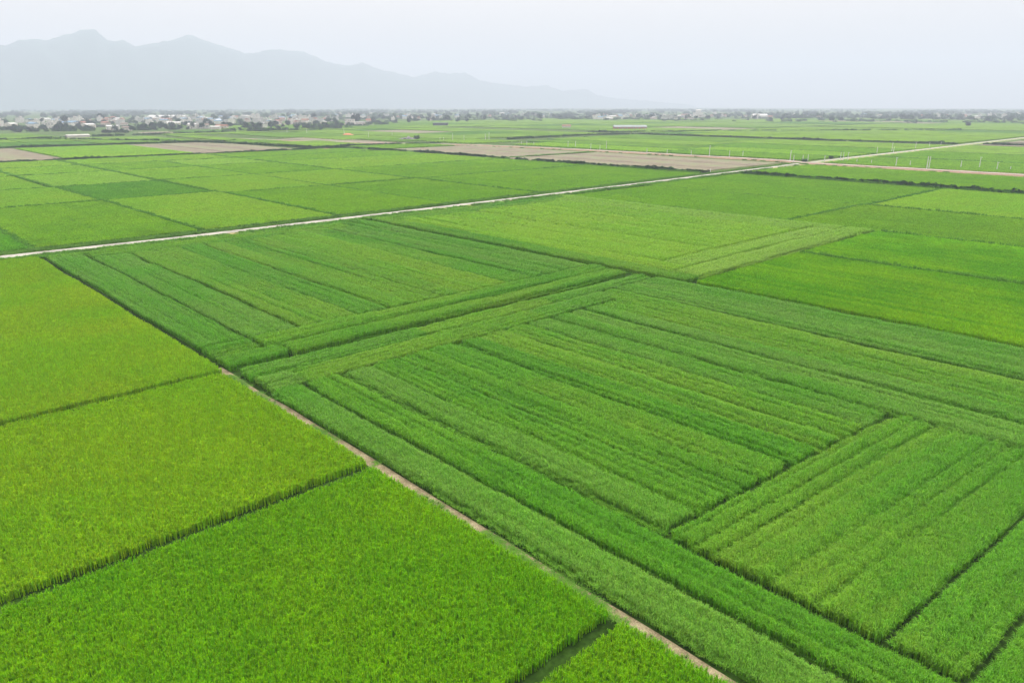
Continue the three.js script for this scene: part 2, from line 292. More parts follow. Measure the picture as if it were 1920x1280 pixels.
const farMats = {}; function farCrop(t) { return (farMats[t] ??= new THREE.MeshPhysicalMaterial({ map: cropTex, color: TONE[t][0].clone().lerp(TONE[t][1], 0.5).multiplyScalar(0.66), roughness: 0.95, specularIntensity: 0.05 })); }

// left of the footpath
plot('yellow-green rice plot at the left edge, below the concrete road', -70, 32.6, 87.5, 185.5, { tone: 'yellow', h: 1.0, rows: 'z', streak: 0.04, wobble: 0.5 });
plot('yellow-green rice plot left of the footpath crossing', -45, 32.2, 53.8, 86.1, { tone: 'fresh', h: 0.95, streak: 0.03, wobble: 0.6 });
plot('large bright green rice plot along the bottom left, left of the sandy footpath', -34, 32.2, 24.9, 52.3, { tone: 'grass', h: 0.9, streak: 0.03, wobble: 0.6 });
plot('small wedge of bright rice at the bottom edge beside the footpath', -10, 32.2, -4, 23.6, { tone: 'grass', h: 0.85, streak: 0.03, wobble: 0.6 });

const x = { rows: 'x' }, z = { rows: 'z' };
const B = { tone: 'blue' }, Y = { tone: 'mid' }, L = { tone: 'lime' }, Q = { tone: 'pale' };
strips('striped_rice_plot', 'striped rice plot of blue-green bands beyond the crossing, left of centre', 1.25, [
  [33.5, 40.0, 97.2, 180, { ...z, ...B }], [33.5, 39.6, 92.2, 96.8, { ...x, ...Y }], [33.5, 41.4, 87.2, 91.7, { ...x, ...Y }],
  [40.7, 112.6, 92.1, 96.5, { ...x, ...Y }], [42.1, 112.6, 87.2, 91.6, { ...x, ...Y }],
  [40.7, 47.8, 97.2, 173.6, { ...z, ...B }], [48.6, 53.0, 97.2, 173.6, { ...z, ...Y }], [53.2, 58.2, 97.2, 173.4, { ...z, ...Y }], [58.4, 63.5, 97.2, 173.4, { ...z, ...B }],
  [64.3, 68.5, 97.2, 173.4, { ...z, ...Y }], [68.65, 72.3, 97.2, 173.4, { ...z, ...Y }], [72.9, 74.8, 97.2, 173.4, { ...z, ...Y, h: 1.15 }], [75.2, 79.2, 97.2, 173.4, { ...z, ...Y }], [79.4, 84, 97.2, 173.4, { ...z, tone: 'warm' }],
  [84.15, 90, 97.2, 173.4, { ...z, tone: 'warm' }], [90.15, 96.4, 97.2, 173.4, { ...z, ...Y }], [97.0, 100.0, 97.2, 173.4, { ...z, ...B }], [100.6, 103.6, 97.2, 173.4, { ...z, ...B }], [103.8, 107.7, 97.2, 178, { ...z, ...B }], [108.3, 112.6, 97.2, 182, { ...z, ...B }],
  [41, 103.4, 174.2, 177.2, { ...x, ...Y }], [41, 103.4, 177.5, 180, { ...x, tone: 'warm' }], [33.7, 107.6, 180.3, 183.4, { ...x, ...Y }],
]);
strips('striped_rice_plot', 'lime green striped rice plot in the middle, bordered by paler headland bands', 1.3, [
  [115.3, 120.2, 75.6, 182, { ...z, ...Y }], [120.5, 125.7, 82.2, 177, { ...z, ...L }], [126, 136, 89.4, 173.6, { ...z, ...L }], [136.1, 146.2, 89.4, 173.6, { ...z, ...L }],
  [146.9, 160, 89.4, 173.6, { ...z, ...L }], [160.1, 173, 89.4, 173.6, { ...z, ...L }], [173.1, 186.6, 89.4, 173.6, { ...z, ...L }], [187.1, 193.4, 89.3, 178.4, { ...z, ...Q }], [193.8, 200, 82.4, 183, { ...z, ...Q }],
  [126.3, 193.4, 82.3, 88.7, { ...x, ...Q }], [120.5, 200, 75.6, 81.8, { ...x, ...Q }],
  [120.4, 186.8, 174.2, 178.5, { ...x, ...Y }], [120.4, 193.4, 178.8, 183, { ...x, ...Y }],
]);
strips('striped_rice_plot', 'large striped rice plot of bent leaves filling the lower right', 1.12, [
  [33.35, 37.1, -6, 75.8, { ...z, ...B }], [37.6, 41.7, -6, 75.6, { ...z, tone: 'stem' }],
  [33.8, 41.6, 81.5, 85.3, { ...x, ...B }], [41.8, 60, 81.5, 85.3, { ...x, ...B }], [60.2, 86, 81.5, 85.3, { ...x, ...Y }], [86.3, 112.6, 81.4, 85.0, { ...x, ...B }],
  [33.9, 38, 76.2, 81.2, { ...x, ...B }], [38.3, 62, 76.1, 81.1, { ...x, ...Y }], [62.2, 79, 76.1, 81.0, { ...x, ...Y }], [79.3, 97, 76.1, 81.0, { ...x, ...B }],
  [42.4, 46.6, 28.1, 75.5, { ...z, ...B }], [46.75, 51, 27.8, 75.5, { ...z, tone: 'stem' }], [51.15, 55.4, 27.4, 75.5, { ...z, tone: 'stem' }], [55.55, 59.7, 27, 75.5, { ...z, ...Y }],
  [60.4, 64.4, 26.6, 75.3, { ...z, tone: 'stem' }], [64.55, 69, 26.2, 75.3, { ...z, ...Y }], [69.15, 73.5, 25.8, 75.2, { ...z, ...Y }], [73.65, 78.2, 25.4, 75.1, { ...z, ...B }],
  [79.0, 82.3, -30, 75.0, { ...z, ...B }], [82.45, 85.4, -30, 75, { ...z, ...B }], [86.2, 90, -30, 75, { ...z, ...B }], [90.15, 94.3, -30, 75, { ...z, ...Y }], [94.45, 100.2, -30, 80, { ...z, ...Y }],
  [101.2, 105, -30, 80.6, { ...z, ...B }], [105.15, 109.6, -30, 80.6, { ...z, ...B }], [109.75, 114.7, -30, 80.6, { ...z, ...B }],
  [42.5, 78.3, 11.65, 27.8, { ...x, tone: 'mid', skew: -0.09, pitch: 1.6 }],
  [42.5, 78.3, 7.15, 11.3, { ...x, ...Y, skew: -0.09 }], [42.5, 78.3, 2.4, 6.8, { ...x, tone: 'stem', skew: -0.09 }], [42.5, 78.2, -4, 2, { ...x, tone: 'stem', skew: -0.09 }],
]);
// right of the striped plots, up to the canal hedge
plot('vivid green rice plot at the right edge beside the striped bands', 116.9, 158.4, -40, 74.3, { tone: 'vivid', h: 0.95, streak: 0.16, hvar: 0.07, dips: 0.2, wobble: 0.5 });
plot('vivid green rice plot, second from the striped bands at the right edge', 159.5, 200.8, -60, 74.2, { tone: 'vivid', h: 0.95, streak: 0.16, hvar: 0.07, dips: 0.2 });
plot('mid green rice plot, third from the striped bands at the right edge', 201.9, 253.6, -90, 99.6, { tone: 'green', h: 0.74, streak: 0.1, hvar: 0.05 });
plot('pale lime rice plot at the right edge, in front of the canal hedge', 254.6, 326, -130, 97.6, { tone: 'lime', h: 0.74, streak: 0.06 });
plot('bright green rice plot below the road bend, beside the lime striped plot', 201.4, 253.2, 101, 184.5, { tone: 'green', h: 0.74, streak: 0.1 });
plot('green rice plot between the concrete road and the canal hedge', 253.8, 326, 99.5, 188, { tone: 'green', h: 0.74, streak: 0.08 });
// beyond the road
const LB = 'rice plots beyond the concrete road';
const beyond = [
  ['deep green rice plot at the left edge just above the road', -90, 33.6, 200, 284.6, 'stem'], ['deep green rice plot just above the road, second from the left edge', 34.8, 72.0, 199, 284.6, 'green'],
  ['yellow-green rice plot just above the road, third from the left edge', 73.4, 112.4, 198.5, 285.5, 'gold'], ['wide deep green rice plot above the road, left of the straight bund', 113.8, 155.4, 198.5, 277.6, 'green'],
  ['deep green rice plot above the middle of the road', 156.2, 199.6, 198.5, 275.4, 'green'], ['bright rice plot above the road, right of the straight bund', 201.4, 252, 199, 275, 'green'], ['bright rice plot above the road, below the bushy canal', 252.8, 315, 202, 274.6, 'green'],
  ['pale patchy rice plot at the left edge, two plots above the road', -110, 71.6, 286.4, 345, 'gold'], ['dark green rice plot standing out among lighter ones on the left', 73.2, 110.6, 287, 345, 'deep'],
  ['lime rice plot right of the dark green one', 112.4, 155, 279.4, 345.4, 'gold'], ['lime rice plot in the middle row beyond the road', 156, 198.6, 281, 345.4, 'gold'], ['bright rice plot touching the earth track', 201, 314, 277.2, 345, 'green'],
  ['lime rice plot in the third row at the left edge', -130, 68.4, 347, 412.8, 'gold'], ['pale rice plot in the third row from the road', 70.2, 109.8, 347.2, 412.6, 'pale'], ['yellow-green rice plot in the third row from the road', 111.6, 154, 347.4, 414, 'gold'],
  ['green rice plot in the third row from the road', 155.2, 198.2, 347.6, 416, 'green'], ['bright rice plot in the third row beside the track', 200.6, 314, 347, 418, 'gold'],
  ['thin lime rice plot in the fourth row at the left edge', -140, 68, 414.8, 465.6, 'gold'], ['pale rice plot in the fourth row', 69.6, 109.4, 415, 465.4, 'gold'], ['green rice plot in the fourth row', 111, 153, 416, 466, 'green'], ['pale rice plot in the fourth row, mid grid', 154.4, 198, 418, 466, 'pale'], ['green rice plot in the fourth row beside the track', 200, 313, 420, 466, 'green'],
  ['thin rice plot under the left canal hedge', -150, 108.6, 468, 517, 'gold'], ['yellow-green rice plot under the canal hedge', 110.2, 197, 468, 516, 'gold'], ['rice plot in the corner where two canal hedges meet', 199, 306, 468, 515, 'green'],
];
beyond.forEach(([label, x0, x1, n0, n1, tone], i) => plot(label, x0, x1, n0, n1, { tone, h: 0.76, streak: 0.12, rows: 'z', group: LB }));
// between the canal hedge and the lane, and past the lane
[['weedy green plot between the canal hedge and the lane', 338, 408, 60, 192, 'green'], ['fresh green plot behind the canal hedge at the right edge', 338, 409, -60, 58.6, 'lime'], ['green rice plot behind the lane at the right edge', 430, 505, -80, 80, 'lime'], ['green rice plot behind the row of poles', 430, 505, 81.5, 194, 'green'],
  ['rice plot past the lane, second row at the right', 507, 585, -110, 195, 'green'], ['rice plot past the lane, third row at the right', 587, 700, -140, 196, 'lime'],
  ['long rice plot beyond the lane and its poles', 442, 486, 210, 318, 'green'], ['long lime plot beyond the lane and its poles', 442, 486, 320, 470, 'lime'], ['green rice strip behind the poles left of the crossroads', 487.5, 535, 209, 330, 'lime'], ['green rice strip behind the lane in mid distance', 487.5, 535, 332, 500, 'green'],
  ['rice strip third back from the lane', 537, 600, 208, 345, 'green'], ['lime rice strip third back from the lane', 537, 600, 347, 520, 'lime'], ['broad green plot in front of the long dark hedge', 602, 690, 208, 370, 'lime'], ['broad lime plot in front of the long dark hedge', 602, 690, 372, 530, 'green'],
  ['bright square rice plot between brown fields on the left', 120, 198, 536, 686, 'lime'], ['rice plot wedged beside the lane near the rubble', 300, 352, 545, 640, 'lime'], ['green plot behind the bend of the lane', 424, 485, 506, 574, 'lime'], ['green plot right of the lane beside the rubble', 398, 452, 578, 640, 'green'], ['lime plot right of the lane past the rubble', 380, 452, 642, 720, 'lime'], ['narrow green plot left of the lane', 287, 326, 643, 698, 'green'], ['long green plot right of the far lane', 362, 452, 722, 860, 'green'], ['small green plot in the bend of the lane', 325, 395, 490, 540, 'green'],
].forEach(([label, x0, x1, n0, n1, tone]) => plot(label, x0, x1, n0, n1, { tone, h: 0.72, streak: 0.11, group: 'rice plots around the lane' }));

// harvested brown fields: low stubble ground, cut by shallow furrows
function brown(label, x0, x1, n0, n1, cuts = []) {
  const g = []; const cs = [x0, ...cuts, x1]; for (let i = 0; i < cs.length - 1; i++) g.push(boxUV(cs[i] + 0.5, cs[i + 1] - 0.5, -0.05, 0.16, -n1, -n0));
  S(mesh('stubble_field', mergeGeometries(g), M.stubble), label, 'field');
}
brown('bare tan harvested field between the canal hedge and the lane', 322, 412, 212, 352, [352, 384]);
brown('paler harvested field at the far end by the hedge corner', 330, 408, 354, 484, [372]);
brown('long pale harvested field between two hedges on the left', 200, 276, 534, 690, [222, 248]);
brown('harvested field at the left edge beyond the canal hedge', 40, 118, 534, 694, [80]);
brown('pale flooded field beside the road at the far right', 720, 800, 40, 196, [756]);
brown('pink bare strip beside the far lane', 352, 392, 560, 720, []);

// ---------------------------------------------------------------- grasses: bunds, verges, weeds
function sowLine(s, pts, off0, off1, o) {
  const { h = 0.8, tone = 'weed', every = 0.5, seed = 1, gaps = 0 } = o, R = rng(seed * 31 + 5), col = new THREE.Color(), [A, C] = TONE[tone];
  for (let i = 0; i < pts.length - 1; i++) {
    const [ax, az] = pts[i], [bx, bz] = pts[i + 1], len = Math.hypot(bx - ax, bz - az), nx = -(bz - az) / len, nz = (bx - ax) / len;
    let t = 0;
    while (t < len) {
      const cx = mix(ax, bx, t / len), cz = mix(az, bz, t / len), d = Math.hypot(cx, cz), lod = d < 200 ? 0 : d < 420 ? 1 : 2, step = every * [1, 2, 4.2][lod];
      if (inView(cx, cz) && d < 1400) {
        const w = Math.max(1, Math.round(Math.abs(off1 - off0) / (SPACING[lod] * 0.9)));
        for (let k = 0; k < w; k++) {
          const o2 = mix(off0, off1, (k + R()) / w), x = cx + nx * o2 + (R() - 0.5) * 0.4, z = cz + nz * o2 + (R() - 0.5) * 0.4, n = fbm(x / 7, z / 7, seed);
          if (gaps && n < gaps - 0.35 + (R() - 0.5) * 0.3) continue;
          col.copy(A).lerp(C, clamp(0.5 + n, 0, 1)).multiplyScalar(0.85 + R() * 0.3);
          const g = PATCH.weed[lod]; s.put(g[(R() * g.length) | 0], x, o.y ?? 0, z, R() * 6.28, 0.9 + R() * 0.4, h * (0.7 + R() * 0.5 + n * 0.3), col.clone());
        }
      }
      t += step;
    }
  }
}
function grassObject(name, label, fill) { const root = group(name), s = new Sown(); tag(root, label, 'grass', null, 'stuff'); fill(s); s.build('tufts', M.blade, root); }
grassObject('bund_grass', 'dark rough grass on the bunds between plots beyond the road', (s) => {
  const L = (x0, n0, x1, n1, h = 0.95) => sowLine(s, [[x0, -n0], [x1, -n1]], -0.5, 0.5, { h, tone: 'weed', every: 0.5, seed: Math.round(x0 + n0) });
  L(34.2, 198, 33.6, 284); L(72.7, 197, 72.4, 286, 1.1); L(113.1, 196.5, 113, 278, 1.1); L(112.6, 278, 110, 516); L(71.8, 286, 69, 466); L(200.4, 197, 200, 276, 1.05); L(199.8, 276, 198, 516); L(155.8, 199, 155.4, 278, 0.8); L(155.4, 278, 153.6, 466, 0.85); L(252.4, 200, 252.4, 275, 0.8);
  L(-90, 285.5, 113, 286.4); L(113, 278.6, 200, 276.2); L(200, 276, 316, 276); L(-110, 346, 199, 346.5); L(200, 346, 314, 346, 0.85); L(-130, 413.8, 110, 413.8, 0.9); L(110, 415, 199, 417, 0.85); L(199, 419, 314, 419, 0.8); L(-140, 466.8, 312, 467, 0.9);
  L(201.2, 76, 201.4, 184, 0.95); L(201.4, 100.4, 326, 98.4, 1.0); L(254.0, -90, 254.1, 99, 1.05); L(253.5, 100, 253.5, 186, 0.8); L(201.4, -60, 201.4, 74, 1.15); L(158.9, -40, 159, 74, 1.2);
  L(430, 80.8, 505, 80.8); L(506, -100, 506, 194); L(586, -140, 586, 196); L(486.8, 209, 486.8, 500, 0.9); L(536, 208, 536, 520, 0.9); L(601, 208, 601, 530, 0.9); L(442, 319, 486, 319); L(487, 331, 535, 331); L(537, 346, 600, 346); L(602, 371, 690, 371); L(337, 59, 409, 59, 0.9); L(353, 352, 412, 353, 0.8); L(322, 352.6, 412, 352.6, 0.8);
});
grassObject('road_verge', 'rough grass verges along both sides of the concrete road', (s) => {
  sowLine(s, roadLine.slice(0, 10), -1.9, -4.8, { h: 0.9, tone: 'verge', every: 0.5, seed: 3, gaps: 0.0 }); sowLine(s, roadLine.slice(0, 10), 2.0, 4.6, { h: 0.8, tone: 'verge', every: 0.5, seed: 4, gaps: 0.12 });
  sowLine(s, roadLine.slice(0, 8), -4.2, -5.6, { h: 1.05, tone: 'verge', every: 0.6, seed: 5, gaps: 0.0 }); sowLine(s, roadLine.slice(0, 8), 3.6, 6.6, { h: 0.9, tone: 'weed', every: 0.5, seed: 6, gaps: 0.2 });
});
grassObject('path_weeds', 'thin weeds creeping over the sandy footpath', (s) => {
  const p = [[32.6, 10], [32.7, -52], [32.75, -86]]; sowLine(s, p, -0.7, -0.25, { h: 0.26, tone: 'verge', every: 0.34, seed: 8, gaps: 0.1 }); sowLine(s, p, -0.4, 0.45, { h: 0.14, tone: 'verge', every: 0.4, seed: 10, gaps: 0.33 });
});
grassObject('furrow_weeds', 'dark low weeds in the widest gaps between the near plots', (s) => {
  sowLine(s, [[33.5, -86.3], [114, -86.1]], -0.35, 0.35, { h: 0.25, tone: 'weed', every: 0.5, seed: 17, gaps: 0.3 }); sowLine(s, [[115.8, 40], [114.4, -184]], -0.3, 0.3, { h: 0.25, tone: 'weed', every: 0.5, seed: 18, gaps: 0.3 });
});
grassObject('stubble_weeds', 'scattered weeds on the harvested fields and lane banks', (s) => {
  sowLine(s, laneLine, -4.5, -7.5, { h: 0.5, tone: 'verge', every: 1.4, seed: 21, gaps: 0.32 }); sowLine(s, laneLine, 4.5, 7, { h: 0.5, tone: 'verge', every: 1.2, seed: 22, gaps: 0.2 });
  sowLine(s, [[326.4, 100], [327, -188]], -0.6, 0.6, { h: 0.5, tone: 'verge', every: 0.8, seed: 23, gaps: 0.15 }); sowLine(s, [[331, 100], [332, -190]], -1.2, 1.6, { h: 0.9, tone: 'weed', every: 0.7, seed: 24 }); sowLine(s, [[321, -205], [320, -420]], -1.0, 1.2, { h: 0.8, tone: 'weed', every: 0.8, seed: 25, gaps: 0.1 });
});

// ---------------------------------------------------------------- hedges and trees
function leafBall(seed, n, leaf, squash = 0.8) {   // a bush or a clump of a crown, about 1 m in radius, made of leaf sprays
  const R = rng(seed), P = [], C = [], N = [];
  for (let k = 0; k < n; k++) {
    const th = R() * 6.2832, ph = Math.acos(1 - 2 * R()), r = 0.55 + 0.5 * Math.pow(R(), 0.6) + noise2(th * 1.3, ph * 1.8, seed) * 0.22;
    const c = new THREE.Vector3(Math.sin(ph) * Math.cos(th), Math.cos(ph) * squash, Math.sin(ph) * Math.sin(th)).multiplyScalar(r);
    const a = new THREE.Vector3(R() - 0.5, R() - 0.5, R() - 0.5).normalize(), b = new THREE.Vector3(R() - 0.5, R() - 0.5, R() - 0.5).cross(a).normalize(), s = leaf * (0.6 + R() * 0.8), t = 0.75 + R() * 0.5, y = (R() - 0.5) * 0.25;
    const p = [c.clone().addScaledVector(a, -s), c.clone().addScaledVector(b, s * 0.55), c.clone().addScaledVector(a, s), c.clone().addScaledVector(b, -s * 0.55)], nn = a.clone().cross(b);
    for (const i of [0, 1, 2, 0, 2, 3]) { P.push(p[i].x, p[i].y, p[i].z); C.push(t + y, t, t - y); N.push(nn.x, nn.y, nn.z); }
  }
  const g = new THREE.BufferGeometry(); g.setAttribute('position', new THREE.Float32BufferAttribute(P, 3)); g.setAttribute('color', new THREE.Float32BufferAttribute(C, 3)); g.setAttribute('normal', new THREE.Float32BufferAttribute(N, 3)); return g;
}
const BUSH = [1, 2, 3, 4].map((k) => leafBall(300 + k, 130, 0.24, 0.85));
const HEDGE = [lin(0.036, 0.195, 0.030), lin(0.075, 0.260, 0.038)];
let hedgeNo = 0;
function hedge(label, pts, width, height, o = {}) {
  const R = rng(4000 + hedgeNo++), root = group('hedge'), s = new Sown(), col = new THREE.Color(); tag(root, label, 'hedge', 'hedges along the canals');
  for (let i = 0; i < pts.length - 1; i++) {
    const [ax, az] = pts[i], [bx, bz] = pts[i + 1], len = Math.hypot(bx - ax, bz - az), nx = -(bz - az) / len, nz = (bx - ax) / len;
    for (let t = 0; t < len; t += height * (o.step ?? 0.34)) {
      const x0 = mix(ax, bx, t / len), z0 = mix(az, bz, t / len); if (!inView(x0, z0, 30)) continue;
      const n = noise2(t / 16, i, 500 + hedgeNo) * 0.5 + noise2(t / 5, i, 520 + hedgeNo) * 0.5; if (n < (o.gap ?? -0.75)) continue;
      const k = 0.75 + n * 0.35 + (R() - 0.5) * 0.4, r = height * 0.48 * k;
      col.copy(HEDGE[0]).lerp(HEDGE[1], R() * 0.8).multiplyScalar(0.85 + R() * 0.3);
      const off = (R() - 0.5) * width; s.put(BUSH[(R() * 4) | 0], x0 + nx * off, r * 0.62, z0 + nz * off, R() * 6.28, r * (0.95 + R() * 0.4), r * (1 + R() * 0.35), col.clone());
    }
  }
  s.build('bushes', M.leaf, root);
}
hedge('dark bushy hedge running right from the road to the right edge', [[333, -190], [334, -130], [332, -70], [330, 60]], 2.4, 2.6);
hedge('dark bushy hedge in front of the brown fields, ending at the road', [[324, -205], [321, -300], [321, -420], [316, -470]], 2.2, 2.4, { gap: -0.5 });
hedge('hedge at the corner of the brown field and the left plots', [[318, -476], [305, -515], [296, -540], [290, -580]], 3, 2.6);
hedge('long low hedge closing the left rice grid', [[-120, -530], [83, -527], [160, -522], [236, -522], [290, -532]], 3, 2.0, { step: 0.4 });
hedge('straight hedge second behind the left rice grid', [[-160, -706], [113, -704], [210, -703], [300, -694]], 4, 2.4, { step: 0.42 });
hedge('curving hedge that runs from the left fields toward the rubble', [[292, -545], [282, -600], [272, -660], [250, -720], [205, -800], [170, -860]], 4, 2.8, { step: 0.42 });
hedge('hedge beside the small green plot in the bend of the lane', [[300, -540], [330, -543], [372, -538], [404, -520]], 3, 2.4, { gap: -0.4 });
hedge('long hedge behind the mid fields, reaching the far road', [[700, -545], [702, -376], [712, -290], [722, -212]], 4, 3.0, { step: 0.42 });
hedge('hedge angling down in front of the long red-roofed shed', [[505, -545], [560, -552], [643, -562], [700, -548]], 4, 3.0, { step: 0.42 });
hedge('thin hedge at the far right beyond the road', [[735, -196], [742, -90], [748, 40]], 4, 2.6, { step: 0.42 });
hedge('far hedge stretching right from behind the red-roofed shed', [[712, -620], [900, -500], [1010, -420], [1130, -330]], 5, 3.2, { step: 0.5 });
hedge('far hedge across the fields left of the black shed', [[230, -900], [330, -915], [440, -930], [560, -945]], 5, 3.2, { step: 0.5, gap: -0.4 });
hedge('far hedge behind the greenhouse on the left', [[-80, -860], [60, -866], [140, -872], [205, -880]], 5, 2.6, { step: 0.5 });

// ---- trees: trunk with limbs, crown of leaf clumps
function treeProto(seed, h, w, dens, dark) {
  const R = rng(seed), crown = [], wood = [], th = h * 0.34;
  const lobes = 7 + ((R() * 4) | 0);
  for (let k = 0; k < lobes; k++) {
    const a = k * 2.4 + R(), r = w * 0.5 * Math.sqrt(R()) * 0.8, y = th * 0.8 + (h - th) * (0.18 + 0.62 * R()), s = w * (0.24 + R() * 0.14), g = leafBall(seed * 10 + k, dens, 0.36, 0.8);
    g.scale(s, s * 0.95, s); g.translate(Math.cos(a) * r, y, Math.sin(a) * r); crown.push(g);
    const limb = new THREE.CylinderGeometry(h * 0.006, h * 0.014, 1, 5); limb.translate(0, 0.5, 0); const to = new THREE.Vector3(Math.cos(a) * r, y - th * 0.7, Math.sin(a) * r), L = to.length();
    limb.scale(1, L, 1); limb.applyQuaternion(new THREE.Quaternion().setFromUnitVectors(UPV, to.normalize())); limb.translate(0, th * 0.7, 0); wood.push(limb);
  }
  const trunk = new THREE.CylinderGeometry(h * 0.016, h * 0.028, th + 0.3, 7); trunk.translate(0, th / 2 - 0.15, 0); wood.push(trunk);
  const G = new THREE.Group(); G.name = 'proto';
  const t = new THREE.Mesh(mergeGeometries(wood), M.bark); t.name = 'trunk'; const c = new THREE.Mesh(mergeGeometries(crown), dark); c.name = 'crown';
  for (const m of [t, c]) { m.castShadow = m.receiveShadow = true; G.add(m); }
  return G;
}
const leafMat = (r, g, b) => new THREE.MeshPhysicalMaterial({ vertexColors: true, color: lin(r, g, b), roughness: 0.8, specularIntensity: 0.12, side: THREE.DoubleSide });
const LM = [leafMat(0.045, 0.185, 0.075), leafMat(0.065, 0.215, 0.085), leafMat(0.085, 0.230, 0.080)];
const TREES = [treeProto(601, 8, 7, 46, LM[0]), treeProto(602, 10, 7.5, 46, LM[1]), treeProto(603, 7, 7, 46, LM[1]), treeProto(604, 12, 8, 50, LM[0]), treeProto(605, 6, 6.5, 46, LM[2])];
const bearing = (deg, d) => { const a = THREE.MathUtils.degToRad(deg), c = Math.cos(a), s = Math.sin(a); return [(HEAD.x * c + RIGHT.x * s) * d, (HEAD.z * c + RIGHT.z * s) * d]; };
function tree(k, x, z, size, label, grp) {
  const t = TREES[k].clone(); t.name = numbered('tree'); t.position.set(x, 0, z); t.rotation.y = hash(x | 0, z | 0) * 6.28; t.scale.setScalar(size); scene.add(t); return tag(t, label, 'tree', grp);
}

// ---------------------------------------------------------------- buildings
const wallM = [lin(0.66, 0.65, 0.63), lin(0.60, 0.57, 0.52), lin(0.55, 0.46, 0.41), lin(0.48, 0.48, 0.48), lin(0.64, 0.60, 0.54)].map((c) => std({ color: c, map: concreteTex }));
const roofM = { tile: std({ color: lin(0.33, 0.13, 0.08), map: concreteTex }), grey: std({ color: lin(0.33, 0.33, 0.34), map: concreteTex }), pale: std({ color: lin(0.55, 0.54, 0.52), map: concreteTex }), white: std({ color: lin(0.66, 0.66, 0.66), map: concreteTex, roughness: 0.6 }), brown: std({ color: lin(0.22, 0.16, 0.13), map: concreteTex }), blue: std({ color: lin(0.16, 0.28, 0.42), map: concreteTex }) };
const glassM = std({ color: lin(0.05, 0.06, 0.07), roughness: 0.15 }), frameM = std({ color: lin(0.7, 0.7, 0.7) });
function gable(w, d, h, over = 0.4) { const s = new THREE.Shape(); s.moveTo(-d / 2 - over, -0.1); s.lineTo(d / 2 + over, -0.1); s.lineTo(d / 2 + over, 0.1); s.lineTo(0, h + 0.2); s.lineTo(-d / 2 - over, 0.1); s.closePath(); const g = new THREE.ExtrudeGeometry(s, { depth: w + over * 2, bevelEnabled: false }); g.translate(0, 0, -w / 2 - over); g.rotateY(Math.PI / 2); return g; }
function house(o) {                            // o: x z turn w d h floors roof('flat'|'gable') wall roofMat windows label group name
  const G = group(o.name ?? 'house', o.x, 0, o.z, o.turn), { w, d, h } = o;
  const wm = o.wallMat ?? wallM[o.wall ?? 0], rm = o.roofMat ?? roofM.grey;
  mesh('wall', box(w, h + 0.2, d, 0, h / 2 - 0.1, 0), wm, G);
  if (o.roof === 'gable') { const g = gable(w, d, o.rise ?? h * 0.35); g.translate(0, h + 0.1, 0); mesh('roof', g, rm, G); } else {
    const r = mesh('roof', box(w + 0.5, 0.3, d + 0.5, 0, h + 0.15, 0), rm, G);
    if (o.tower) mesh('stair_room', box(w * 0.3, 2.4, d * 0.45, w * 0.2, h + 1.5, 0), wm, G);
    if (o.step) { mesh('wing', box(w * 0.5, h * 0.5, d * 0.9, w * 0.74, h * 0.25, d * 0.02), wm, G); }
  }
  if (o.windows) for (let f = 0; f < (o.floors ?? 1); f++) for (let i = 0; i < o.windows; i++) {
    const y = (f + 0.55) * h / (o.floors ?? 1), x = (i + 0.5 - o.windows / 2) * w / o.windows, ww = Math.min(1.6, w / o.windows * 0.5);
    if (f === 0 && i === (o.windows >> 1)) { mesh('door', box(1.3, 2.3, 0.08, x, 1.15, d / 2 + 0.03), roofM.brown, G); continue; }
    const p = mesh('window', box(ww + 0.2, 1.5, 0.08, x, y, d / 2 + 0.03), frameM, G); mesh('pane', box(ww, 1.3, 0.06, x, y, d / 2 + 0.06), glassM, p);
  }
  return tag(G, o.label, o.category ?? 'house', o.group);
}
const FACE = Math.atan2(-HEAD.x, -HEAD.z);
// outlying sheds and houses, each in its place on the plain
house({ name: 'shed', ...at([210.0, -880.5]), turn: 0.05, w: 21, d: 8, h: 2.2, roof: 'gable', rise: 0.9, wall: 1, roofMat: roofM.pale, label: 'low white shed alone in the left fields', category: 'shed' });
house({ ...at([264.4, -1251.3]), turn: FACE + 0.3, w: 15, d: 12, h: 8, floors: 2, windows: 4, wall: 0, roofMat: roofM.grey, tower: 1, label: 'pale two-storey block in front of the left treeline' });
house({ name: 'shed', ...at([309.6, -1112.2]), turn: FACE, w: 15, d: 8, h: 5, roof: 'gable', rise: 1.5, windows: 3, wall: 0, roofMat: roofM.white, label: 'cream shed among bushes left of the town', category: 'shed' });
house({ ...at([316.3, -1076.4]), turn: FACE + 0.4, w: 11, d: 7, h: 4, roof: 'gable', windows: 3, wall: 1, roofMat: roofM.brown, label: 'small brown-roofed house beside the cream shed' });
house({ ...at([414.8, -1110.1]), turn: FACE - 0.2, w: 13, d: 9, h: 5.5, roof: 'gable', rise: 2, windows: 3, wall: 0, roofMat: roofM.white, label: 'white gabled house at the front of the town' });
house({ ...at([426.5, -1099.2]), turn: FACE + 0.2, w: 13, d: 9, h: 4.5, roof: 'gable', rise: 2.2, windows: 3, wall: 3, roofMat: roofM.brown, label: 'dark-roofed house beside the white gabled house' });
house({ name: 'shed', ...at([428.3, -1063.8]), turn: FACE, w: 13, d: 7, h: 3.2, roof: 'gable', rise: 1, wall: 1, roofMat: roofM.white, label: 'low white shed between dark and pink roofs', category: 'shed' });
house({ ...at([444.9, -1081.9]), turn: FACE, w: 16, d: 8, h: 4, roof: 'gable', rise: 1.2, windows: 4, wall: 2, roofMat: roofM.tile, label: 'long pink house with a low tiled roof' });
house({ ...at([498.8, -1066.6]), turn: FACE - 0.5, w: 12, d: 8, h: 6, roof: 'gable', rise: 2, windows: 3, wall: 0, roofMat: roofM.grey, label: 'white house with grey gable at the end of a dark grove' });
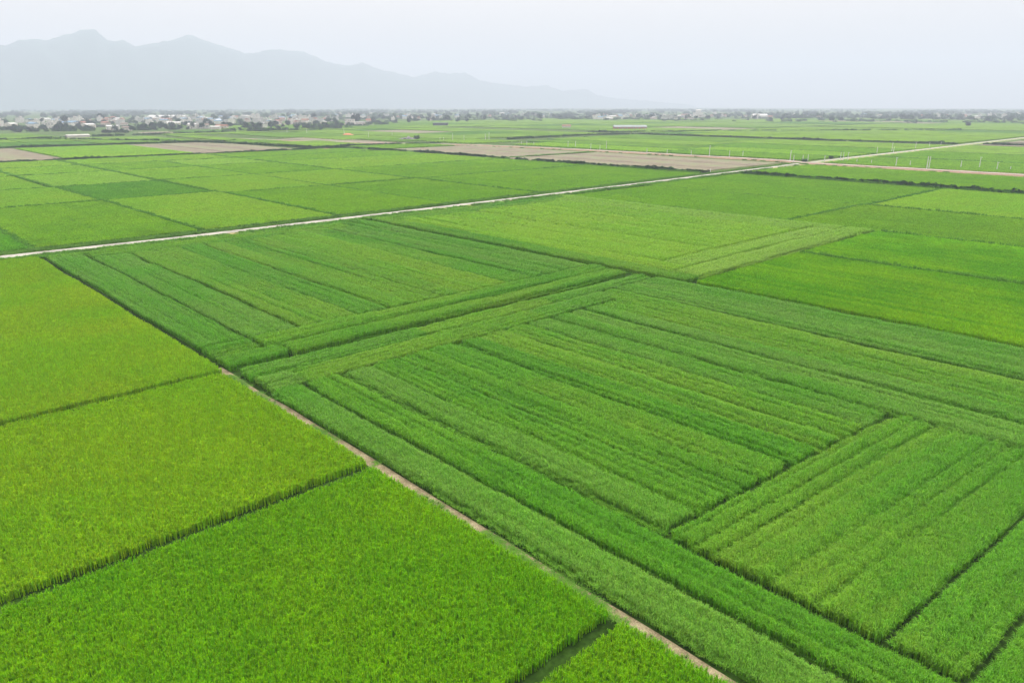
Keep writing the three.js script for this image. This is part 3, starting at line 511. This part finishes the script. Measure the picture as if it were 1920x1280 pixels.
house({ ...at([701.2, -1286.7]), turn: FACE, w: 8, d: 8, h: 6, windows: 2, floors: 2, wall: 4, label: 'small cream house standing alone right of the dark grove' });
house({ ...at([708.8, -1170.7]), turn: FACE + 0.1, w: 16, d: 10, h: 8.5, floors: 2, windows: 4, wall: 0, roofMat: roofM.white, step: 1, label: 'white two-storey house in front of the tall dark tree' });
house({ ...at([702.7, -1126.4]), turn: FACE, w: 15, d: 9, h: 4, roof: 'gable', windows: 3, wall: 4, roofMat: roofM.grey, label: 'low cream house right of the white two-storey house' });
house({ ...at([776.2, -1216.3]), turn: FACE, w: 9, d: 8, h: 5.5, roof: 'gable', rise: 2.4, windows: 2, wall: 2, roofMat: roofM.tile, label: 'pink gabled house at the edge of the open fields' });
house({ name: 'shed', ...at([760.6, -979.8]), turn: FACE, w: 24, d: 9, h: 4.6, wallMat: std({ color: lin(0.02, 0.025, 0.04), roughness: 0.6 }), roofMat: std({ color: lin(0.10, 0.12, 0.16) }), label: 'flat-roofed black netted shed alone in the middle fields', category: 'shed' });
house({ name: 'shed', ...at([823.8, -761.7]), turn: FACE, w: 12, d: 8, h: 3.2, roof: 'gable', rise: 1.2, wall: 1, roofMat: roofM.tile, label: 'small pinkish shed left of the long red shed', category: 'shed' });
{
  const red = std({ color: lin(0.42, 0.13, 0.09), map: concreteTex });
  house({ name: 'barn', ...at([851.7, -666.7]), turn: FACE + 0.03, w: 46, d: 10, h: 3.0, roof: 'gable', rise: 2.2, wallMat: red, roofMat: std({ color: lin(0.35, 0.40, 0.42), map: concreteTex }), windows: 9, label: 'long red-walled shed with a pale roof beyond the mid hedge', category: 'shed' });
  house({ name: 'warehouse', ...at([689.3, -2002.8]), turn: FACE + 0.1, w: 88, d: 36, h: 4.5, roof: 'gable', rise: 3.5, wall: 0, roofMat: roofM.white, label: 'broad white-roofed warehouse in the middle of the town', category: 'warehouse' });
  house({ name: 'warehouse', ...at([1851.4, -1023.8]), turn: FACE, w: 38, d: 20, h: 6, roof: 'gable', rise: 4, wall: 0, roofMat: roofM.white, label: 'white-roofed warehouse right of the far hill town', category: 'warehouse' });
  // tiered white hall
  const [hx, hz] = [1892.2, -1237.8], T = group('temple', hx, 0, hz, FACE); [[40, 6, 0], [26, 6, 6.3], [13, 5, 12.6]].forEach(([w, h, y]) => { mesh('wall', box(w, h, w * 0.5, 0, y + h / 2, 0), wallM[0], T); const r = gable(w, w * 0.5, 2.2, 1.5); r.translate(0, y + h + 0.1, 0); if (y > 12) mesh('roof', r, roofM.white, T); else mesh('roof', box(w + 2, 0.4, w * 0.5 + 2, 0, y + h + 0.1, 0), roofM.white, T); });
  tag(T, 'tiered white hall rising over the far hill town', 'hall');
}
function at(p) { return { x: p[0], z: p[1] }; }
// orange tarpaulin heap and the rubble beside the lane
{
  const lump = (seed, rx, ry, rz, n = 3) => { const g = new THREE.IcosahedronGeometry(1, n), p = g.attributes.position; for (let i = 0; i < p.count; i++) { const x = p.getX(i), y = p.getY(i), z = p.getZ(i), k = 1 + noise2(x * 2.3 + seed, y * 2.3 + z * 1.7, seed) * 0.28; p.setXYZ(i, x * rx * k, Math.max(-0.1, y * ry * k), z * rz * k); } g.computeVertexNormals(); return g; };
  const [tx, tz] = [443.4, -738.2]; const t = mesh('tarpaulin', lump(3, 6, 2.4, 3), std({ color: lin(0.50, 0.15, 0.07), roughness: 0.7 })); t.position.set(tx, 0, tz); t.rotation.y = FACE; tag(t, 'orange tarpaulin thrown over a heap beside the lane', 'tarpaulin');
  const [rx, rz] = [430.9, -606.1], R = rng(77), G = group('rubble_heap', rx, 0, rz, FACE); tag(G, 'grey heap of broken concrete beside a dark bush', 'rubble');
  const rm = [std({ color: lin(0.36, 0.35, 0.38), map: concreteTex }), std({ color: lin(0.22, 0.21, 0.24), map: concreteTex }), std({ color: lin(0.5, 0.47, 0.45), map: concreteTex })];
  mesh('mound', lump(5, 9, 2.0, 4), rm[1], G);
  for (let k = 0; k < 26; k++) { const m = mesh('slab', new THREE.BoxGeometry(1 + R() * 2.4, 0.5 + R(), 0.8 + R() * 1.6), rm[(R() * 3) | 0], G), a = (R() - 0.5) * 15, f = 1 - Math.abs(a) / 9; m.position.set(a, 0.4 + R() * 2.2 * f, (R() - 0.3) * 4); m.rotation.set(R() - 0.5, R() * 3, R() - 0.5); }
  tree(4, ...[436.6, -600.8], 0.75, 'round dark bush at the end of the rubble heap');
  tree(4, ...[425.0, -203.8], 0.42, 'small round bush beside the lane near the crossroads', null); tree(4, ...[462.7, -204.7], 0.4, 'dark bush just past the crossroads'); tree(2, ...[1590.9, -713.3], 1.2, 'dark lone tree in the far right fields'); tree(4, ...[1347.7, -386.4], 1.1, 'low dark tree in the far fields at the right');
}

// ---------------------------------------------------------------- concrete poles along the lane
{
  const spots = [[428.5, -214.2, 6.4, 2], [415.3, -205.5, 4.7, 0], [434.0, -209.0, 3.7, 0], [440.5, -209.0, 4.0, 0], [435.0, -196.3, 3.9, 1], [450.4, -193.7, 5.5, 0], [451.6, -192.6, 5.5, 0], [453.8, -190.8, 5.3, 1], [541.7, -208.4, 4.6, 0], [569.2, -207.6, 4.0, 0], [570.8, -209.5, 6.5, 1], [620.6, -210.8, 5.1, 1], [660.9, -214.4, 3.7, 0], [694.8, -216.6, 2.9, 0], [448.9, -183.3, 2.1, 0], [446.6, -174.1, 2.1, 0], [432.7, -155.5, 5.0, 1], [446.3, -153.0, 2.8, 0], [422.5, -136.5, 6.9, 0], [430.6, -138.1, 6.5, 0], [450.6, -128.9, 3.8, 0], [457.9, -122.1, 5.7, 1], [449.1, -111.6, 4.0, 1], [454.2, -106.8, 1.9, 0],
    [445.1, -462.7, 3.0, 0], [442.3, -453.4, 3.8, 1], [446.6, -449.4, 3.0, 0], [443.3, -407.7, 4.9, 1], [447.7, -403.7, 4.9, 1], [439.6, -380.6, 4.3, 0], [439.2, -371.2, 3.9, 0], [442.8, -367.9, 6.6, 0], [438.3, -326.8, 2.9, 0], [433.8, -306.3, 3.2, 0], [436.1, -288.5, 3.1, 0], [430.9, -271.1, 7.0, 2], [440.5, -262.1, 4.0, 0], [446.8, -256.1, 3.7, 0], [321.8, -201.1, 2.5, 0], [445.4, -555.8, 7.2, 0], [453.1, -548.6, 5.7, 0], [439.2, -561.6, 3.3, 0], [436.7, -564.0, 3.3, 0], [474.8, -543.2, 6.3, 0], [476.1, -700.3, 5.1, 1], [426.8, -670.4, 5.8, 0], [453.8, -763.5, 6.4, 0], [439.0, -822.7, 5.4, 1], [430.2, -855.0, 4.9, 1], [484.8, -549.2, 6.9, 1]];
  const near = (x, z) => { let b = '', d = 1e9; for (const [n, px, pz] of [['at the crossroads', 421, -204], ['by the road past the crossroads', 600, -208], ['right of the crossroads', 440, -135], ['beside the brown field', 438, -300], ['at the bend of the lane', 443, -420], ['near the rubble heap', 455, -560], ['far up the lane', 445, -760], ['below the canal hedge', 321, -201]]) { const q = Math.hypot(x - px, z - pz); if (q < d) { d = q; b = n; } } return b; };
  const shaft = new THREE.CylinderGeometry(0.15, 0.24, 1, 8); shaft.translate(0, 0.5, 0);
  const arm = new THREE.BoxGeometry(1.7, 0.14, 0.14), cap = new THREE.CylinderGeometry(0.07, 0.1, 0.32, 6);
  spots.forEach(([x, z, h, arms]) => {
    const G = group('utility_pole', x, 0, z, 0.8); const p = mesh('pole', shaft, M.pole, G); p.scale.y = h + 0.3; p.position.y = -0.3;
    for (let k = 0; k < arms; k++) { const a = mesh('cross_arm', arm, M.metal, G); a.position.set(0, h - 0.35 - k * 0.9, 0.2); for (const s of [-0.7, 0.7]) { const c = mesh('insulator', cap, M.ceramic, a); c.position.set(s, 0.22, 0); } }
    tag(G, `${h > 5.9 ? 'tall' : h > 3.6 ? 'mid-height' : 'short'} pale concrete pole ${arms === 2 ? 'with two arms ' : arms ? 'with one arm ' : ''}${near(x, z)}`, 'utility pole', 'concrete poles along the lane ' + near(x, z) + (h > 5.9 ? ', tall' : h > 3.6 ? ', mid' : ', short') + arms);
  });
}

// ---------------------------------------------------------------- far plain
{
  const R = rng(90210), tones = ['lime', 'green', 'lime', 'pale', 'yellow', 'green', 'deep'], word = { lime: 'lime green', green: 'fresh green', pale: 'pale green', yellow: 'yellow-green', deep: 'dark green' };
  const cell = (x0, x1, n0, n1) => {
    const cx = (x0 + x1) / 2, cn = (n0 + n1) / 2, d = Math.hypot(cx, cn); if (!inView(cx, -cn, 60) || d > 2100) return;
    if (R() < 0.1) { brown(`bare tan field far out on the plain`, x0, x1, n0, n1); return; }
    const t = tones[(R() * tones.length) | 0];
    tag(mesh('distant_rice_plot', boxUV(x0, x1, -0.05, 0.7 + R() * 0.2, -n1, -n0), farCrop(t)), `${word[t]} rice plot far out on the plain, before the town`, 'rice plot', `far ${word[t]} plots`, 'stuff');
  };
  const split = (a, b, lo, hi) => { const o = [a]; while (b - o[o.length - 1] > hi) o.push(o[o.length - 1] + lo + R() * (hi - lo)); o.push(b); return o; };
  const fillGrid = (x0, x1, n0, n1, lx, hx, ln, hn) => { const xs = split(x0, x1, lx, hx); for (let i = 0; i < xs.length - 1; i++) { const ns = split(n0, n1, ln, hn); for (let j = 0; j < ns.length - 1; j++) cell(xs[i] + 1, xs[i + 1] - 1, ns[j] + 1, ns[j + 1] - 1); } };
  fillGrid(-260, 272, 712, 858, 40, 90, 50, 90); fillGrid(-320, 198, 872, 1040, 50, 110, 50, 90); fillGrid(290, 318, 700, 860, 60, 90, 60, 90); fillGrid(300, 420, 870, 1010, 40, 70, 60, 90);
  fillGrid(455, 690, 575, 900, 45, 80, 70, 130); fillGrid(440, 1000, 910, 1300, 60, 110, 80, 140); fillGrid(730, 1120, 215, 545, 50, 90, 90, 160); fillGrid(760, 1150, -420, 195, 50, 90, 120, 220); fillGrid(760, 1300, 560, 900, 60, 110, 90, 160); fillGrid(1160, 1900, -700, 540, 70, 130, 130, 240); fillGrid(1010, 1600, 910, 1300, 90, 150, 100, 180); fillGrid(1320, 1900, 560, 900, 90, 150, 100, 180);
}
// ---------------------------------------------------------------- the town, its trees and the woods behind
{
  const R = rng(4711);
  const types = [
    (s) => ({ w: 9 * s, d: 9, h: 6.5, floors: 2, wall: 0, roofMat: roofM.white, tower: 1, t: 'white flat-roofed house with roof hut' }),
    (s) => ({ w: 12 * s, d: 9, h: 4, roof: 'gable', wall: 1, roofMat: roofM.brown, t: 'brown-gabled cream house' }),
    (s) => ({ w: 10 * s, d: 9, h: 9.5, floors: 3, wall: 0, roofMat: roofM.grey, tower: 1, t: 'tall grey-roofed white house' }),
    (s) => ({ w: 17 * s, d: 10, h: 4.5, roof: 'gable', rise: 1.6, wall: 4, roofMat: roofM.white, t: 'long white-roofed house' }),
    (s) => ({ w: 11 * s, d: 8, h: 5, roof: 'gable', wall: 2, roofMat: roofM.tile, t: 'red-tiled pinkish house' }),
    (s) => ({ w: 12 * s, d: 10, h: 7.5, floors: 2, wall: 3, roofMat: roofM.grey, step: 1, t: 'grey stepped house' }),
    (s) => ({ w: 12 * s, d: 10, h: 6, wall: 0, roof: 'gable', rise: 1.6, roofMat: roofM.blue, t: 'blue-roofed white house' }),
  ];
  const zones = [[-34, -27.5, 1290, 1900, 40, 'at the left town end'], [-27.5, -20, 1330, 2100, 59, 'around the white warehouse'], [-20, -13.5, 1330, 2200, 62, 'amid the dense town'], [-13.5, -4, 1650, 2500, 37, 'right of the town'], [-4, 6, 2000, 2900, 14, 'beyond the black shed'], [6, 13.5, 1750, 2400, 56, 'behind the red shed'], [13.5, 21, 1900, 2700, 19, 'right of the tiered hall'], [21, 34, 2100, 3000, 22, 'on the far right skyline']];
  zones.forEach(([b0, b1, d0, d1, n, where]) => { for (let k = 0; k < n; k++) {
    const b = mix(b0, b1, R()), d = mix(d0, d1, Math.pow(R(), 0.9)), [x, z] = bearing(b, d), o = types[(R() * types.length) | 0](0.72 + R() * 0.5);
    house({ ...o, x, z, turn: FACE + (R() < 0.5 ? 0 : Math.PI / 2) + (R() - 0.5) * 0.9, label: `${o.t} ${where}`, group: `${o.t}s ${where}` });
  } });
  const kinds = ['dense dark round tree', 'tall leafy tree', 'broad leafy tree', 'tall dark tree', 'low pale bushy tree'];
  const groves = [[-34, -29, 1160, 1260, 18, 0.85, 'in the dark belt at the left edge'], [-34, -27.5, 1300, 1800, 20, 0.9, 'amid the left town end'], [-27.5, -20, 1060, 1320, 34, 0.85, 'in front of the white warehouse'], [-27.5, -20, 1330, 2100, 26, 0.9, 'behind the white warehouse'], [-20, -12.5, 1060, 1330, 34, 0.85, 'along the front of the town'], [-20, -12.5, 1330, 2100, 26, 0.95, 'among the dense town houses'], [-12.5, -3, 1400, 2200, 46, 1.05, 'in the grove right of the town'], [-3, 6, 1700, 2500, 34, 1.1, 'in the grove beyond the black shed'], [6, 14, 1750, 2300, 26, 1.0, 'around the far hill town'], [14, 24, 1700, 2600, 34, 1.15, 'right of the tiered hall'], [24, 34, 1800, 2800, 34, 1.2, 'along the far right skyline']];
  groves.forEach(([b0, b1, d0, d1, n, s, where]) => { for (let k = 0; k < n; k++) { const b = mix(b0, b1, R()), d = mix(d0, d1, R()), [x, z] = bearing(b, d), q = (R() * 5) | 0; tree(q, x, z, s * (0.65 + R() * 0.5), `${kinds[q]} ${where}`, `${kinds[q]}s ${where}`); } });
  [[[354.5, -1555.9], 1.35, 3, 'big dark round tree rising over the left houses'], [[455.7, -1706.5], 1.5, 3, 'tall dark tree left of the white warehouse'], [[759.6, -1231.9], 1.6, 3, 'tallest dark tree, behind the white two-storey house'], [[885.7, -1621.3], 1.3, 3, 'slim dark tree right of the dense houses'], [[859.1, -1328.1], 1.2, 0, 'broad dark tree right of the tallest one'], [[580.8, -1148.5], 1.2, 0, 'dark round tree of the grove below the town'], [[565.1, -1163.2], 1.2, 2, 'dark spreading tree of the grove below the town'], [[487.6, -1152.7], 1.0, 0, 'dark clipped tree beside the long pink house'], [[401.8, -1157.5], 1.2, 0, 'dark round tree left of the white gabled house'], [[344.8, -1110.1], 0.8, 4, 'scrubby tree beside the small brown-roofed house']].forEach(([p, s, k, label]) => tree(k, p[0], p[1], s, label));
  // woods that read as one mass on the skyline
  const root = group('distant_woods'), s = new Sown(), col = new THREE.Color(); tag(root, 'pale woods merging into haze along the skyline', 'woods', null, 'stuff');
  for (let k = 0; k < 5200; k++) { const b = mix(-36, 36, R()), d = mix(1900, 5200, Math.pow(R(), 0.8)), n = noise2(b * 0.6, d / 260, 91) + noise2(b * 2.1, d / 130, 92) * 0.6; if (n < 0.05) continue; const [x, z] = bearing(b, d), r = 3 + R() * 3.4 + n * 1.5; col.copy(HEDGE[0]).lerp(HEDGE[1], R()); s.put(BUSH[(R() * 4) | 0], x, r * 0.75, z, R() * 6.28, r * 1.1, r, col.clone()); }
  s.build('crowns', M.leaf, root);
  const low = group('scrub'), s2 = new Sown(); tag(low, 'low scrub along ditches between the far fields and the town', 'scrub', null, 'stuff');
  for (let k = 0; k < 4200; k++) { const b = mix(-36, 36, R()), edge = 1080 + 620 * sm(clamp((b + 16) / 14, 0, 1)), d = mix(edge - 60, edge + 900, R()), row = Math.round(d / 95) * 95 + (R() - 0.5) * 10, n = noise2(b * 0.4, row / 95, 95); if (n < 0) continue; const [x, z] = bearing(b, row), r = 1.2 + R() * 2.0; col.copy(HEDGE[0]).lerp(HEDGE[1], R()); s2.put(BUSH[(R() * 4) | 0], x, r * 0.6, z, R() * 6.28, r * 1.5, r, col.clone()); }
  s2.build('bushes', M.leaf, low);
}
console.log('copies', copiesMade, 'objects', scene.children.length);

// alike things are told apart by their order across the plain
{
  const by = new Map(); for (const o of scene.children) { const u = o.userData; if (!u.label || u.kind === 'stuff' || u.kind === 'structure') continue; if (!by.has(u.label)) by.set(u.label, []); by.get(u.label).push(o); }
  const word = ['first', 'second', 'third', 'fourth', 'fifth', 'sixth', 'seventh', 'eighth', 'ninth', 'tenth', 'eleventh', 'twelfth', 'thirteenth', 'fourteenth', 'fifteenth', 'sixteenth', 'seventeenth', 'eighteenth', 'nineteenth', 'twentieth'];
  const turn = (o) => Math.atan2(o.position.x * RIGHT.x + o.position.z * RIGHT.z, o.position.x * HEAD.x + o.position.z * HEAD.z);
  for (const [label, l] of by) if (l.length > 1) { l.sort((a, b) => turn(a) - turn(b)); l.forEach((o, i) => { o.userData = { ...o.userData, label: `${label}, ${word[i] ?? i + 1 + 'th'} from left` }; }); }
}

renderer.render(scene, camera);
